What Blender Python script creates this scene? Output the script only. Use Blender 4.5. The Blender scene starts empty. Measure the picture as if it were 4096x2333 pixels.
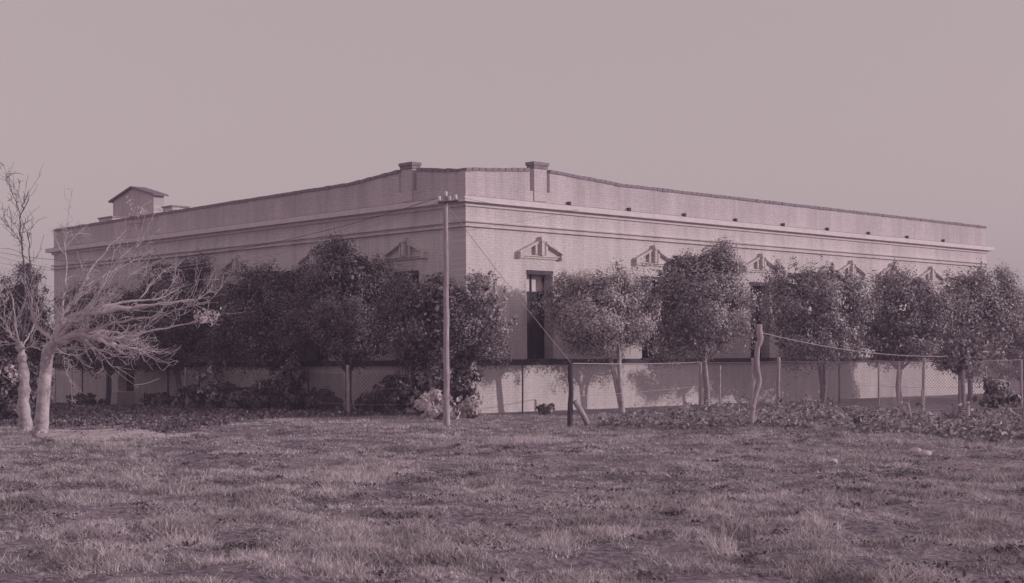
import bpy, math, random
import numpy as np
from mathutils import Vector, Matrix

# ------------------------------------------------------------------ camera, sky, sun, exposure
scene = bpy.context.scene
W, H = 4096.0, 2333.0
F = 5963.0
EYE = 1.5
ROLL = math.radians(0.43)
HOR = 1451.5                    # horizon row at the picture's middle column
cam_d = bpy.data.cameras.new('camera')
cam_d.sensor_width = 36.0
cam_d.lens = 36.0 * F / W
cam_d.shift_y = (HOR - H / 2) / W
cam_d.clip_start = 0.1
cam_d.clip_end = 6000
cam = bpy.data.objects.new('camera', cam_d)
scene.collection.objects.link(cam)
cam.location = (0, 0, EYE)
cam.rotation_euler = (math.radians(90), ROLL, 0)
scene.camera = cam

SUN_AZ = (0.993, -0.12)         # horizontal direction towards the sun
SUN_EL = math.radians(12.5)
world = bpy.data.worlds.new('World'); scene.world = world
world.use_nodes = True
nt = world.node_tree; nt.nodes.clear()
sky = nt.nodes.new('ShaderNodeTexSky'); sky.sky_type = 'NISHITA'; sky.sun_disc = False
sky.sun_elevation = SUN_EL
sky.sun_rotation = math.atan2(SUN_AZ[0], SUN_AZ[1])
sky.air_density = 1.0; sky.dust_density = 3.0; sky.ozone_density = 1.0
bw = nt.nodes.new('ShaderNodeRGBToBW')
gam = nt.nodes.new('ShaderNodeMath'); gam.operation = 'POWER'; gam.inputs[1].default_value = 0.25
tint = nt.nodes.new('ShaderNodeMix'); tint.data_type = 'RGBA'; tint.blend_type = 'MULTIPLY'
tint.inputs[0].default_value = 1.0
tint.inputs[7].default_value = (1.0, 0.825, 0.85, 1)
bg = nt.nodes.new('ShaderNodeBackground'); bg.inputs[1].default_value = 0.69
out = nt.nodes.new('ShaderNodeOutputWorld')
nt.links.new(sky.outputs[0], bw.inputs[0])
nt.links.new(bw.outputs[0], gam.inputs[0])
nt.links.new(gam.outputs[0], tint.inputs[6])
nt.links.new(tint.outputs[2], bg.inputs[0])
nt.links.new(bg.outputs[0], out.inputs[0])

sun_d = bpy.data.lights.new('sun', 'SUN'); sun_d.energy = 3.3; sun_d.angle = math.radians(0.6)
sun_d.color = (1.0, 0.90, 0.87)
sun = bpy.data.objects.new('sun', sun_d); scene.collection.objects.link(sun)
sv = Vector((SUN_AZ[0] * math.cos(SUN_EL), SUN_AZ[1] * math.cos(SUN_EL), math.sin(SUN_EL)))
sun.rotation_euler = sv.to_track_quat('Z', 'Y').to_euler()
sun.location = (30, -5, 30)

scene.view_settings.view_transform = 'Standard'
scene.view_settings.look = 'None'
scene.view_settings.gamma = 1.0
scene.view_settings.use_curve_mapping = False
scene.view_settings.exposure = -0.85

# ------------------------------------------------------------------ helpers
random.seed(7)
rng = np.random.default_rng(7)
COL = scene.collection


def ray(px, py):
    """direction (x, 1, z) of a photograph pixel"""
    u = (px - W / 2) / F
    v = (HOR - py) / F
    c, s = math.cos(ROLL), math.sin(ROLL)
    return (u * c + v * s, -u * s + v * c)


def at(px, py, Y):
    rx, rz = ray(px, py)
    return Vector((rx * Y, Y, EYE + rz * Y))


def ground_y(px, py):
    rx, rz = ray(px, py)
    return EYE / (-rz)


# lattice noise for the ground relief
_lat = rng.random((4, 257, 257))


def vnoise(x, y, k, scale):
    x = np.asarray(x, float) / scale + 1000.37
    y = np.asarray(y, float) / scale + 1000.71
    xi = np.floor(x).astype(int); yi = np.floor(y).astype(int)
    fx = x - xi; fy = y - yi
    fx = fx * fx * (3 - 2 * fx); fy = fy * fy * (3 - 2 * fy)
    L = _lat[k]
    a = L[xi % 256, yi % 256]; b = L[(xi + 1) % 256, yi % 256]
    c = L[xi % 256, (yi + 1) % 256]; d = L[(xi + 1) % 256, (yi + 1) % 256]
    return (a * (1 - fx) + b * fx) * (1 - fy) + (c * (1 - fx) + d * fx) * fy


def hgt(x, y):
    x = np.asarray(x, float); y = np.asarray(y, float)
    fade = np.clip((42 - y) / 10, 0.15, 1) * np.clip((y + 2) / 5, 0, 1)
    n = (vnoise(x, y, 0, 2.3) - .5) * .10 + (vnoise(x, y, 1, .8) - .5) * .10 + (vnoise(x, y, 2, .33) - .5) * .075
    far = np.where((np.abs(x) > 60) | (y > 90), 0.0, 1.0)
    return n * fade * far


def on_ground(px, py):
    """point of the ground under a pixel"""
    Y = ground_y(px, py)
    p = at(px, py, Y)
    p.z = float(hgt(p.x, p.y))
    return p


def gz(p, q=None):
    return float(hgt(p[0], p[1]))


def tone(v):
    """base colour of the toned print: dark tones violet, light tones pinkish grey"""
    lo = (0.86, 0.72, 1.13); mi = (1.07, 0.83, 1.02); hi = (1.05, 0.94, 0.98)
    if v < .25:
        t = v / .25; c = [a * (1 - t) + b * t for a, b in zip(lo, mi)]
    else:
        t = min(1, (v - .25) / .45); c = [a * (1 - t) + b * t for a, b in zip(mi, hi)]
    return tuple(min(.9, v * k) for k in c) + (1,)


def mesh_obj(name, verts, faces, mat, parent=None, smooth=False, uvs=None):
    me = bpy.data.meshes.new(name)
    off = parent_world(parent)
    if isinstance(verts, np.ndarray):
        v = verts - np.array(off)[None, :]
        nv = len(v); fa = np.asarray(faces); nf, k = fa.shape
        me.vertices.add(nv); me.vertices.foreach_set('co', v.astype(np.float32).ravel())
        me.loops.add(nf * k); me.loops.foreach_set('vertex_index', fa.astype(np.int32).ravel())
        me.polygons.add(nf)
        me.polygons.foreach_set('loop_start', np.arange(0, nf * k, k, dtype=np.int32))
        me.update(calc_edges=True); me.validate()
    else:
        me.from_pydata([(a[0] - off[0], a[1] - off[1], a[2] - off[2]) for a in verts], [], faces)
        me.update()
    if uvs is not None:
        ul = me.uv_layers.new(name='UVMap')
        for lp in me.loops:
            ul.data[lp.index].uv = uvs[lp.vertex_index]
    if smooth:
        me.polygons.foreach_set('use_smooth', np.ones(len(me.polygons), dtype=bool))
    me.materials.append(mat)
    o = bpy.data.objects.new(name, me); COL.objects.link(o)
    if parent is not None:
        o.parent = parent
    return o


def parent_world(p):
    o = Vector((0, 0, 0))
    while p is not None:
        o += p.location; p = p.parent
    return o


def empty(name, loc):
    o = bpy.data.objects.new(name, None); COL.objects.link(o)
    o.location = loc; o.empty_display_size = .2
    return o


def tag(o, label=None, cat=None, group=None, kind=None):
    if label: o['label'] = label
    if cat: o['category'] = cat
    if group: o['group'] = group
    if kind: o['kind'] = kind
    return o


class MB:
    """collects shapes for one mesh"""
    def __init__(s): s.v = []; s.f = []; s.uv = []

    def quadbox(s, p8, uv8=None):
        b = len(s.v); s.v += [tuple(p) for p in p8]
        s.uv += uv8 if uv8 else [(0, 0)] * 8
        for q in ((0, 3, 2, 1), (4, 5, 6, 7), (0, 1, 5, 4), (1, 2, 6, 5), (2, 3, 7, 6), (3, 0, 4, 7)):
            s.f.append(tuple(b + i for i in q))

    def tube(s, pts, radii, n=6, wob=0.0):
        pts = [Vector(p) for p in pts]; b = len(s.v)
        prev = None
        for i, p in enumerate(pts):
            d = (pts[min(i + 1, len(pts) - 1)] - pts[max(i - 1, 0)])
            if d.length < 1e-6: d = Vector((0, 0, 1))
            d.normalize()
            if prev is None:
                x = d.orthogonal().normalized()
            else:
                x = (prev - d * prev.dot(d))
                x = x.normalized() if x.length > 1e-5 else d.orthogonal().normalized()
            prev = x; y = d.cross(x)
            for k in range(n):
                a = 2 * math.pi * k / n
                r = radii[i] * (1 + wob * random.uniform(-1, 1))
                s.v.append(tuple(p + (x * math.cos(a) + y * math.sin(a)) * r)); s.uv.append((0, 0))
        for i in range(len(pts) - 1):
            for k in range(n):
                k2 = (k + 1) % n
                s.f.append((b + i * n + k, b + i * n + k2, b + (i + 1) * n + k2, b + (i + 1) * n + k))
        s.f.append(tuple(b + k for k in reversed(range(n))))
        e = b + (len(pts) - 1) * n
        s.f.append(tuple(e + k for k in range(n)))

    def build(s, name, mat, parent=None, smooth=False, uv=False):
        return mesh_obj(name, s.v, s.f, mat, parent, smooth, s.uv if uv else None)


# ------------------------------------------------------------------ materials
def new_mat(name):
    m = bpy.data.materials.new(name); m.use_nodes = True
    t = m.node_tree; t.nodes.clear()
    o = t.nodes.new('ShaderNodeOutputMaterial')
    b = t.nodes.new('ShaderNodeBsdfPrincipled')
    t.links.new(b.outputs[0], o.inputs[0])
    b.inputs['Roughness'].default_value = .85
    b.inputs['Specular IOR Level'].default_value = .2
    return m, t, b, o


def noise_mat(name, v0, v1, scale=6, rough=.85, bump=.3, bscale=None, spec=.2, detail=6, stretch=None):
    m, t, b, o = new_mat(name)
    tc = t.nodes.new('ShaderNodeTexCoord')
    mp = t.nodes.new('ShaderNodeMapping')
    if stretch: mp.inputs['Scale'].default_value = stretch
    t.links.new(tc.outputs['Object'], mp.inputs[0])
    n = t.nodes.new('ShaderNodeTexNoise'); n.inputs['Scale'].default_value = scale; n.inputs['Detail'].default_value = detail
    n.inputs['Roughness'].default_value = .65
    t.links.new(mp.outputs[0], n.inputs[0])
    r = t.nodes.new('ShaderNodeValToRGB')
    r.color_ramp.elements[0].position = .32; r.color_ramp.elements[0].color = tone(v0)
    r.color_ramp.elements[1].position = .70; r.color_ramp.elements[1].color = tone(v1)
    t.links.new(n.outputs[0], r.inputs[0]); t.links.new(r.outputs[0], b.inputs['Base Color'])
    b.inputs['Roughness'].default_value = rough
    b.inputs['Specular IOR Level'].default_value = spec
    if bump:
        n2 = t.nodes.new('ShaderNodeTexNoise'); n2.inputs['Scale'].default_value = bscale or scale * 4
        n2.inputs['Detail'].default_value = 4
        t.links.new(mp.outputs[0], n2.inputs[0])
        bp = t.nodes.new('ShaderNodeBump'); bp.inputs['Strength'].default_value = bump; bp.inputs['Distance'].default_value = .02
        t.links.new(n2.outputs[0], bp.inputs['Height']); t.links.new(bp.outputs[0], b.inputs['Normal'])
    return m


def brick_mat(name, v0, v1, vm, lo=.80, hi=1.12):
    m, t, b, o = new_mat(name)
    uv = t.nodes.new('ShaderNodeUVMap'); uv.uv_map = 'UVMap'
    br = t.nodes.new('ShaderNodeTexBrick')
    br.inputs['Scale'].default_value = 1.0
    br.inputs['Brick Width'].default_value = .27; br.inputs['Row Height'].default_value = .085
    br.inputs['Mortar Size'].default_value = .012; br.inputs['Mortar Smooth'].default_value = .3
    br.inputs['Color1'].default_value = tone(v0); br.inputs['Color2'].default_value = tone(v1)
    br.inputs['Mortar'].default_value = tone(vm)
    t.links.new(uv.outputs[0], br.inputs[0])
    # weather stains: large soft blotches and fine speckle
    n1 = t.nodes.new('ShaderNodeTexNoise'); n1.inputs['Scale'].default_value = .55; n1.inputs['Detail'].default_value = 7
    n1.inputs['Roughness'].default_value = .68
    n2 = t.nodes.new('ShaderNodeTexNoise'); n2.inputs['Scale'].default_value = 13; n2.inputs['Detail'].default_value = 6; n2.inputs['Roughness'].default_value = .8
    mp = t.nodes.new('ShaderNodeMapping'); mp.inputs['Scale'].default_value = (1.0, .35, 1)
    t.links.new(uv.outputs[0], mp.inputs[0]); t.links.new(mp.outputs[0], n1.inputs[0]); t.links.new(uv.outputs[0], n2.inputs[0])
    ad = t.nodes.new('ShaderNodeMath'); ad.operation = 'MULTIPLY_ADD'; ad.inputs[1].default_value = .62
    t.links.new(n2.outputs[0], ad.inputs[0])
    sc = t.nodes.new('ShaderNodeMath'); sc.operation = 'MULTIPLY'; sc.inputs[1].default_value = .38
    t.links.new(n1.outputs[0], sc.inputs[0]); t.links.new(sc.outputs[0], ad.inputs[2])
    n3 = t.nodes.new('ShaderNodeTexNoise'); n3.inputs['Scale'].default_value = 1.0; n3.inputs['Detail'].default_value = 5
    mp3 = t.nodes.new('ShaderNodeMapping'); mp3.inputs['Scale'].default_value = (3.2, .22, 1)
    t.links.new(uv.outputs[0], mp3.inputs[0]); t.links.new(mp3.outputs[0], n3.inputs[0])
    ad3 = t.nodes.new('ShaderNodeMath'); ad3.operation = 'MULTIPLY_ADD'; ad3.inputs[1].default_value = .32
    t.links.new(n3.outputs[0], ad3.inputs[0]); t.links.new(ad.outputs[0], ad3.inputs[2])
    ad4 = t.nodes.new('ShaderNodeMath'); ad4.operation = 'SUBTRACT'; ad4.inputs[1].default_value = .16
    t.links.new(ad3.outputs[0], ad4.inputs[0]); ad = ad4
    mr = t.nodes.new('ShaderNodeMapRange'); mr.inputs[1].default_value = .32; mr.inputs[2].default_value = .68
    mr.inputs[3].default_value = lo; mr.inputs[4].default_value = hi
    t.links.new(ad.outputs[0], mr.inputs[0])
    mx = t.nodes.new('ShaderNodeMix'); mx.data_type = 'RGBA'; mx.blend_type = 'MULTIPLY'; mx.inputs[0].default_value = 1
    t.links.new(br.outputs['Color'], mx.inputs[6]); t.links.new(mr.outputs[0], mx.inputs[7])
    t.links.new(mx.outputs[2], b.inputs['Base Color'])
    bp = t.nodes.new('ShaderNodeBump'); bp.inputs['Strength'].default_value = .35; bp.inputs['Distance'].default_value = .015
    inv = t.nodes.new('ShaderNodeMath'); inv.operation = 'MULTIPLY_ADD'; inv.inputs[1].default_value = -1.0
    t.links.new(br.outputs['Fac'], inv.inputs[0]); t.links.new(n2.outputs[0], inv.inputs[2])
    t.links.new(inv.outputs[0], bp.inputs['Height']); t.links.new(bp.outputs[0], b.inputs['Normal'])
    return m


def leaf_mat(name, v0, v1, rough=.5, trans=.25, spec=.35, obj_scale=0):
    m, t, b, o = new_mat(name)
    g = t.nodes.new('ShaderNodeNewGeometry')
    r = t.nodes.new('ShaderNodeValToRGB')
    r.color_ramp.elements[0].color = tone(v0); r.color_ramp.elements[1].color = tone(v1)
    t.links.new(g.outputs['Random Per Island'], r.inputs[0])
    src = r.outputs[0]
    if obj_scale:
        tc = t.nodes.new('ShaderNodeTexCoord')
        n = t.nodes.new('ShaderNodeTexNoise'); n.inputs['Scale'].default_value = obj_scale; n.inputs['Detail'].default_value = 5
        n.inputs['Roughness'].default_value = .7
        t.links.new(tc.outputs['Object'], n.inputs[0])
        mr = t.nodes.new('ShaderNodeMapRange'); mr.inputs[1].default_value = .35; mr.inputs[2].default_value = .65
        mr.inputs[3].default_value = .62; mr.inputs[4].default_value = 1.18
        t.links.new(n.outputs[0], mr.inputs[0])
        mx = t.nodes.new('ShaderNodeMix'); mx.data_type = 'RGBA'; mx.blend_type = 'MULTIPLY'; mx.inputs[0].default_value = 1
        t.links.new(src, mx.inputs[6]); t.links.new(mr.outputs[0], mx.inputs[7]); src = mx.outputs[2]
    t.links.new(src, b.inputs['Base Color'])
    b.inputs['Roughness'].default_value = rough
    b.inputs['Specular IOR Level'].default_value = spec
    tr = t.nodes.new('ShaderNodeBsdfTranslucent'); t.links.new(src, tr.inputs[0])
    mix = t.nodes.new('ShaderNodeMixShader'); mix.inputs[0].default_value = trans
    t.links.new(b.outputs[0], mix.inputs[1]); t.links.new(tr.outputs[0], mix.inputs[2])
    t.links.new(mix.outputs[0], o.inputs[0])
    return m


M = {}
M['brick'] = brick_mat('weathered_brick', .74, .70, .66, .64, 1.18)
M['brick_parapet'] = brick_mat('parapet_brick', .64, .60, .57, .64, 1.18)
M['plaster'] = noise_mat('pale_moulding', .66, .80, 3, bump=.2)
M['coping'] = noise_mat('coping_brick', .22, .40, 9, bump=.4)
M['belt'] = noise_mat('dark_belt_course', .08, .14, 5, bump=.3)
M['dark_wood'] = noise_mat('dark_painted_wood', .045, .075, 8, rough=.6, stretch=(4, 4, .6))
M['pale_panel'] = noise_mat('pale_pane', .74, .80, 5, bump=.1)
M['roof'] = noise_mat('roof_tar', .12, .2, 4)
M['grey_metal'] = noise_mat('sheet_metal', .18, .26, 5, rough=.6)
M['pole_wood'] = noise_mat('pole_wood', .28, .60, 7, stretch=(3, 3, .35), bump=.4)
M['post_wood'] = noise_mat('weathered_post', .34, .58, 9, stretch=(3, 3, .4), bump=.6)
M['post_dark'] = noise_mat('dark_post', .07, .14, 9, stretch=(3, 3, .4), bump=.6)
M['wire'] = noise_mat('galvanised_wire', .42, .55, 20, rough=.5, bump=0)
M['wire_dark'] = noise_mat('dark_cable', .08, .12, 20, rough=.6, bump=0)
M['porcelain'] = noise_mat('insulator_porcelain', .68, .78, 10, rough=.25, bump=0, spec=.5)
M['bark_pale'] = noise_mat('pale_bark', .24, .74, 4.5, bump=1.0, bscale=18, detail=9)
M['bark'] = noise_mat('tree_bark', .16, .34, 9, bump=.6)
M['twig'] = noise_mat('pale_twig', .42, .68, 5, bump=0)
M['twig_dark'] = noise_mat('dark_twig', .10, .18, 9, bump=0)
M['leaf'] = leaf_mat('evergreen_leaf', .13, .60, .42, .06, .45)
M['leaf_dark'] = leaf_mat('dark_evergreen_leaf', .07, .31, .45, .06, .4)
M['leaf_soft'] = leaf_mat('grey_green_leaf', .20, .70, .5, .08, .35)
M['leaf_pale'] = leaf_mat('pale_broad_leaf', .55, .78, .45, .2, .4)
M['weed'] = leaf_mat('weed_leaf', .14, .66, .5, .2, .35)
M['grass'] = leaf_mat('dry_grass', .36, .88, .7, .2, .15, .9)
M['straw'] = leaf_mat('straw', .62, .80, .7, .2, .15)
M['stone'] = noise_mat('pale_stone', .50, .68, 9)
M['soil'] = noise_mat('pale_soil', .42, .74, 2.6, bump=.9, bscale=14)


def ground_mat():
    m, t, b, o = new_mat('pasture_ground')
    tc = t.nodes.new('ShaderNodeTexCoord')
    n1 = t.nodes.new('ShaderNodeTexNoise'); n1.inputs['Scale'].default_value = .9; n1.inputs['Detail'].default_value = 8
    n1.inputs['Roughness'].default_value = .72
    n2 = t.nodes.new('ShaderNodeTexNoise'); n2.inputs['Scale'].default_value = 14; n2.inputs['Detail'].default_value = 4
    for n in (n1, n2): t.links.new(tc.outputs['Object'], n.inputs[0])
    a = t.nodes.new('ShaderNodeMath'); a.operation = 'ADD'
    t.links.new(n1.outputs[0], a.inputs[0]); t.links.new(n2.outputs[0], a.inputs[1])
    r = t.nodes.new('ShaderNodeValToRGB')
    r.color_ramp.elements[0].position = .38; r.color_ramp.elements[0].color = tone(.10)
    r.color_ramp.elements[1].position = .62; r.color_ramp.elements[1].color = tone(.38)
    h = t.nodes.new('ShaderNodeMath'); h.operation = 'MULTIPLY'; h.inputs[1].default_value = .5
    t.links.new(a.outputs[0], h.inputs[0]); t.links.new(h.outputs[0], r.inputs[0])
    t.links.new(r.outputs[0], b.inputs['Base Color'])
    bp = t.nodes.new('ShaderNodeBump'); bp.inputs['Strength'].default_value = .8; bp.inputs['Distance'].default_value = .05
    t.links.new(n2.outputs[0], bp.inputs['Height']); t.links.new(bp.outputs[0], b.inputs['Normal'])
    return m


M['ground'] = ground_mat()

# ------------------------------------------------------------------ ground
def axis(lo, hi, step, far_lo, far_hi):
    a = list(np.arange(lo, hi + 1e-6, step))
    left = [lo - d for d in (1, 3, 8, 20, 50, 120, 300, 560) if lo - d > far_lo]
    right = [hi + d for d in (1, 3, 8, 20, 50, 120, 300, 560, 800) if hi + d < far_hi]
    return np.array(sorted(left) + a + right)


gx = axis(-24, 24, .16, -600, 600)
gy = axis(3, 52, .16, -140, 860)
XX, YY = np.meshgrid(gx, gy)
ZZ = hgt(XX, YY)
gv = np.stack([XX.ravel(), YY.ravel(), ZZ.ravel()], 1)
nx, ny = len(gx), len(gy)
ii = (np.arange(ny - 1)[:, None] * nx + np.arange(nx - 1)[None, :]).ravel()
gf = np.stack([ii, ii + 1, ii + nx + 1, ii + nx], 1)
g = mesh_obj('ground', gv, gf, M['ground'], smooth=True)
tag(g, 'grazed uneven pasture in front of the brick building', kind='structure')

# ------------------------------------------------------------------ the building: two facades meeting at a corner
D = 44.0
zc = D
corner = at(1864, 1000, D); corner.z = 0
rr, rl = 1.487, 1.419
pr = at(3946, 1200, D * rr); pl = at(217, 1200, D * rl)


class Facade:
    def __init__(s, end, side):
        v = Vector((end.x - corner.x, end.y - corner.y)); s.L = v.length; s.d = v.normalized()
        s.n = Vector((s.d.y, -s.d.x)) if side > 0 else Vector((-s.d.y, s.d.x))
        s.side = side

    def P(s, a, h, w):
        q = Vector((corner.x, corner.y)) + s.d * a + s.n * w
        return Vector((q.x, q.y, h))

    def px(s, px, py, w=0.0):
        """photo pixel -> (distance along the facade, height)"""
        rx, rz = ray(px, py)
        o = Vector((corner.x, corner.y)) + s.n * w
        r = Vector((rx, 1.0))
        # r*t = o + d*a
        det = r.x * (-s.d.y) - (-s.d.x) * r.y
        t = (o.x * (-s.d.y) - (-s.d.x) * o.y) / det
        a = (r.x * o.y - r.y * o.x) / det
        return a, EYE + rz * t

    def box(s, mb, a0, a1, h0, h1, w0, w1):
        pts = []; uv = []
        for h in (h0, h1):
            for a, w in ((a0, w0), (a1, w0), (a1, w1), (a0, w1)):
                pts.append(s.P(a, h, w)); uv.append((a + (w if abs(a1 - a0) < 1.2 else 0), h))
        if s.side < 0:
            pts = [pts[i] for i in (3, 2, 1, 0, 7, 6, 5, 4)]; uv = [uv[i] for i in (3, 2, 1, 0, 7, 6, 5, 4)]
        mb.quadbox(pts, uv)

    def prism(s, mb, poly, w0, w1):
        """polygon in (a, h), extruded from w0 to w1"""
        n = len(poly); b = len(mb.v)
        for w in (w0, w1):
            for a, h in poly:
                mb.v.append(tuple(s.P(a, h, w))); mb.uv.append((a, h))
        mb.f.append(tuple(b + i for i in range(n)))
        mb.f.append(tuple(b + n + i for i in reversed(range(n))))
        for i in range(n):
            j = (i + 1) % n
            mb.f.append((b + i, b + n + i, b + n + j, b + j))


FR = Facade(pr, 1); FL = Facade(pl, -1)
bld = empty('brick_building', corner)
tag(bld, 'long single storey brick building with raised parapet and pedimented windows', 'building')

# heights (measured at the corner edge)
def zh(py): return at(1864, py, D).z
Z_BELT0, Z_BELT1 = 1.43, 1.60
Z_STR0, Z_STR1 = zh(904), zh(881)
Z_C0, Z_C1, Z_C2 = zh(830), zh(809), zh(787)
Z_WALL = zh(800)
Z_PAR = EYE + 778 / F * D
Z_PARC = zh(684)
Z_PARCH = EYE + 801 / F * D
T = .6

# window positions along each facade
aw1, _ = FR.px(2160, 1250)
win_w = 1.14
R_A = [aw1] + [FR.px(x, 960)[0] + .12 for x in (2600, 3030, 3392, 3553, 3712)]
al1, _ = FL.px(1627, 1090)
L_A = [al1, al1 + 4.6, al1 + 9.2, al1 + 13.8]
aD, _ = FL.px(503, 1480)
SILL, HEAD = 1.62, FR.px(2160, 1088)[1]
DOOR = (aD - .62, aD + .62, FL.px(503, 1566)[1], HEAD)
op_R = [(a - win_w / 2, a + win_w / 2, SILL, HEAD) for a in R_A]
op_L = [(a - win_w / 2, a + win_w / 2, SILL, HEAD) for a in L_A] + [DOOR]
op_L.sort()


def wall(fc, ops, a0, a1, name):
    mb = MB(); cur = a0
    for o0, o1, s0, h1 in ops:
        fc.box(mb, cur, o0, -.3, Z_WALL, -T, 0)
        fc.box(mb, o0, o1, -.3, s0, -T, 0)
        fc.box(mb, o0, o1, h1, Z_WALL, -T, 0)
        cur = o1
    fc.box(mb, cur, a1, -.3, Z_WALL, -T, 0)
    return mb.build(name, M['brick'], bld, uv=True)


wall(FR, op_R, 0, FR.L, 'facade_wall')
wall(FL, op_L, T, FL.L, 'facade_wall')
# back walls and roof close the block
mb = MB()
A = FR.P(FR.L, 0, -T); Bc = FL.P(FL.L, 0, -T)
far = Vector((corner.x, corner.y)) + FR.d * FR.L + FL.d * FL.L
def rawbox(mb, a, b, h0, h1, th):
    v = Vector((b.x - a.x, b.y - a.y)).normalized(); n = Vector((v.y, -v.x)) * th
    pts = [(a.x, a.y, h0), (b.x, b.y, h0), (b.x + n.x, b.y + n.y, h0), (a.x + n.x, a.y + n.y, h0)]
    mb.quadbox(pts + [(x, y, h1) for x, y, _ in pts], [(0, h0), (5, h0), (5, h0), (0, h0), (0, h1), (5, h1), (5, h1), (0, h1)])
farv = Vector((far.x, far.y, 0))
rawbox(mb, FR.P(FR.L - .01, 0, -T - .01), farv, -.3, Z_WALL - .1, -.4)
rawbox(mb, farv, FL.P(FL.L - .01, 0, -T - .01), -.3, Z_WALL - .1, -.4)
mb.build('back_wall', M['brick'], bld, uv=True)
mb = MB()
q = [FR.P(.4, 0, -.45), FR.P(FR.L - .1, 0, -.45), farv, FL.P(FL.L - .1, 0, -.45)]
b0 = [(p.x, p.y, Z_WALL - .35) for p in q]; b1 = [(p.x, p.y, Z_WALL - .15) for p in q]
mb.quadbox(b0 + b1)
mb.build('flat_roof', M['roof'], bld)

# cornice, string course, belt
def trims(fc, a0):
    L = fc.L
    def band(name, h0, h1, p, mat):
        mb = MB(); fc.box(mb, (-p if a0 else 0), L + p, h0, h1, -.05, p)
        return mb.build(name, mat, bld, uv=True)
    band('cornice', Z_C1, Z_C2, .26, M['plaster'])
    band('cornice_fillet', Z_C0 + .05, Z_C1 - .003, .07, M['plaster'])
    band('string_course', Z_STR1 - .045, Z_STR1, .10, M['brick'])
    band('string_course', Z_STR0 - .01, Z_STR0 + .04, .10, M['brick'])
    band('parapet_fillet', Z_C2 + .003, Z_C2 + .05, .05, M['coping'])
    band('belt_course', Z_BELT0, Z_BELT1, .07, M['belt'])
trims(FR, 1); trims(FL, 0)


def parapet(fc, pxs):
    """pxs: chimney left/right pixel columns, end of slope column"""
    c0, c1, s1, lo = pxs
    mb = MB(); TH = .32
    ac0 = fc.px(c0, 690)[0]; ac1 = fc.px(c1, 690)[0]; as1 = fc.px(s1, 750)[0]
    zb = Z_WALL + .001
    gap = .16
    base = Z_PARCH - .62
    a_start = 0 if fc is FR else TH
    segs = [[(a_start, zb), (ac0 - gap, zb), (ac0 - gap, Z_PARCH - .02), (a_start, Z_PARC)],
            [(ac0 - gap, zb), (ac1 + gap, zb), (ac1 + gap, base), (ac0 - gap, base)],
            [(ac1 + gap, zb), (as1, zb), (as1, Z_PAR), (ac1 + gap, Z_PARCH)],
            [(as1, zb), (fc.L, zb), (fc.L, lo), (as1, Z_PAR)]]
    for sg in segs: fc.prism(mb, sg, -TH, -.001)
    o = mb.build('parapet', M['brick_parapet'], bld, uv=True)
    # coping: a course of bricks on edge, each its own piece
    tops = [((a_start, Z_PARC), (ac0 - gap, Z_PARCH - .02)), ((ac1 + gap, Z_PARCH), (as1, Z_PAR)), ((as1, Z_PAR), (fc.L, lo))]
    protos = []
    for k in range(3):
        m = MB(); hx = .125 - .004 * k; hy = TH / 2 + .035; hz = .045 + .004 * k
        m.quadbox([(-hx, -hy, -hz), (hx, -hy, -hz), (hx, hy, -hz), (-hx, hy, -hz), (-hx, -hy + .004, hz), (hx, -hy + .004, hz), (hx, hy - .004, hz), (-hx, hy - .004, hz)])
        me = bpy.data.meshes.new('coping_brick')
        me.from_pydata(m.v, [], m.f); me.materials.append(M['coping']); protos.append(me)
    ang = math.atan2(fc.d.y, fc.d.x)
    for (a0, h0), (a1, h1) in tops:
        n = max(1, int(round(math.hypot(a1 - a0, h1 - h0) / .262)))
        pitch = math.atan2(h1 - h0, a1 - a0)
        for i in range(n):
            t = (i + .5) / n
            p = fc.P(a0 + (a1 - a0) * t, h0 + (h1 - h0) * t + .046 + random.uniform(-.006, .006), -TH / 2 + random.uniform(-.012, .012))
            br = bpy.data.objects.new('coping_brick', protos[random.randrange(3)]); COL.objects.link(br)
            br.parent = bld; br.location = p - bld.location
            br.rotation_euler = (0, -pitch + random.uniform(-.01, .01), ang)
    # chimney standing in the gap
    m = MB(); ctop = fc.px(c0, 660)[1] if fc is FR else fc.px(c1, 668)[1]
    w0, w1 = -.24, .03
    fc.box(m, ac0, ac1, base - .3, ctop - .10, w0, w1)
    ch = m.build('chimney', M['brick_parapet'], bld, uv=True)
    m = MB(); fc.box(m, ac0 - .03, ac1 + .03, ctop - .10, ctop + .0, w0 - .03, w1 + .03)
    fc.box(m, ac0 - .06, ac1 + .06, ctop + .002, ctop + .10, w0 - .06, w1 + .06)
    m.build('chimney_cap', M['coping'], ch)


parapet(FR, (2134, 2184, 2482, Z_PAR + .01))
parapet(FL, (1652, 1608, 1400, EYE + 764 / F * D))

# drain spouts above the cornice
dr = [FR.px(x, 820)[0] for x in (2272, 2515, 2733)]
stp = (dr[2] - dr[0]) / 2
for k in range(9):
    a = dr[0] + stp * k
    if a > FR.L - .6: break
    m = MB(); FR.box(m, a - .045, a + .045, Z_C2 + .03, Z_C2 + .15, -.02, .10)
    m.build('drain_spout', M['belt'], bld)


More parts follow.
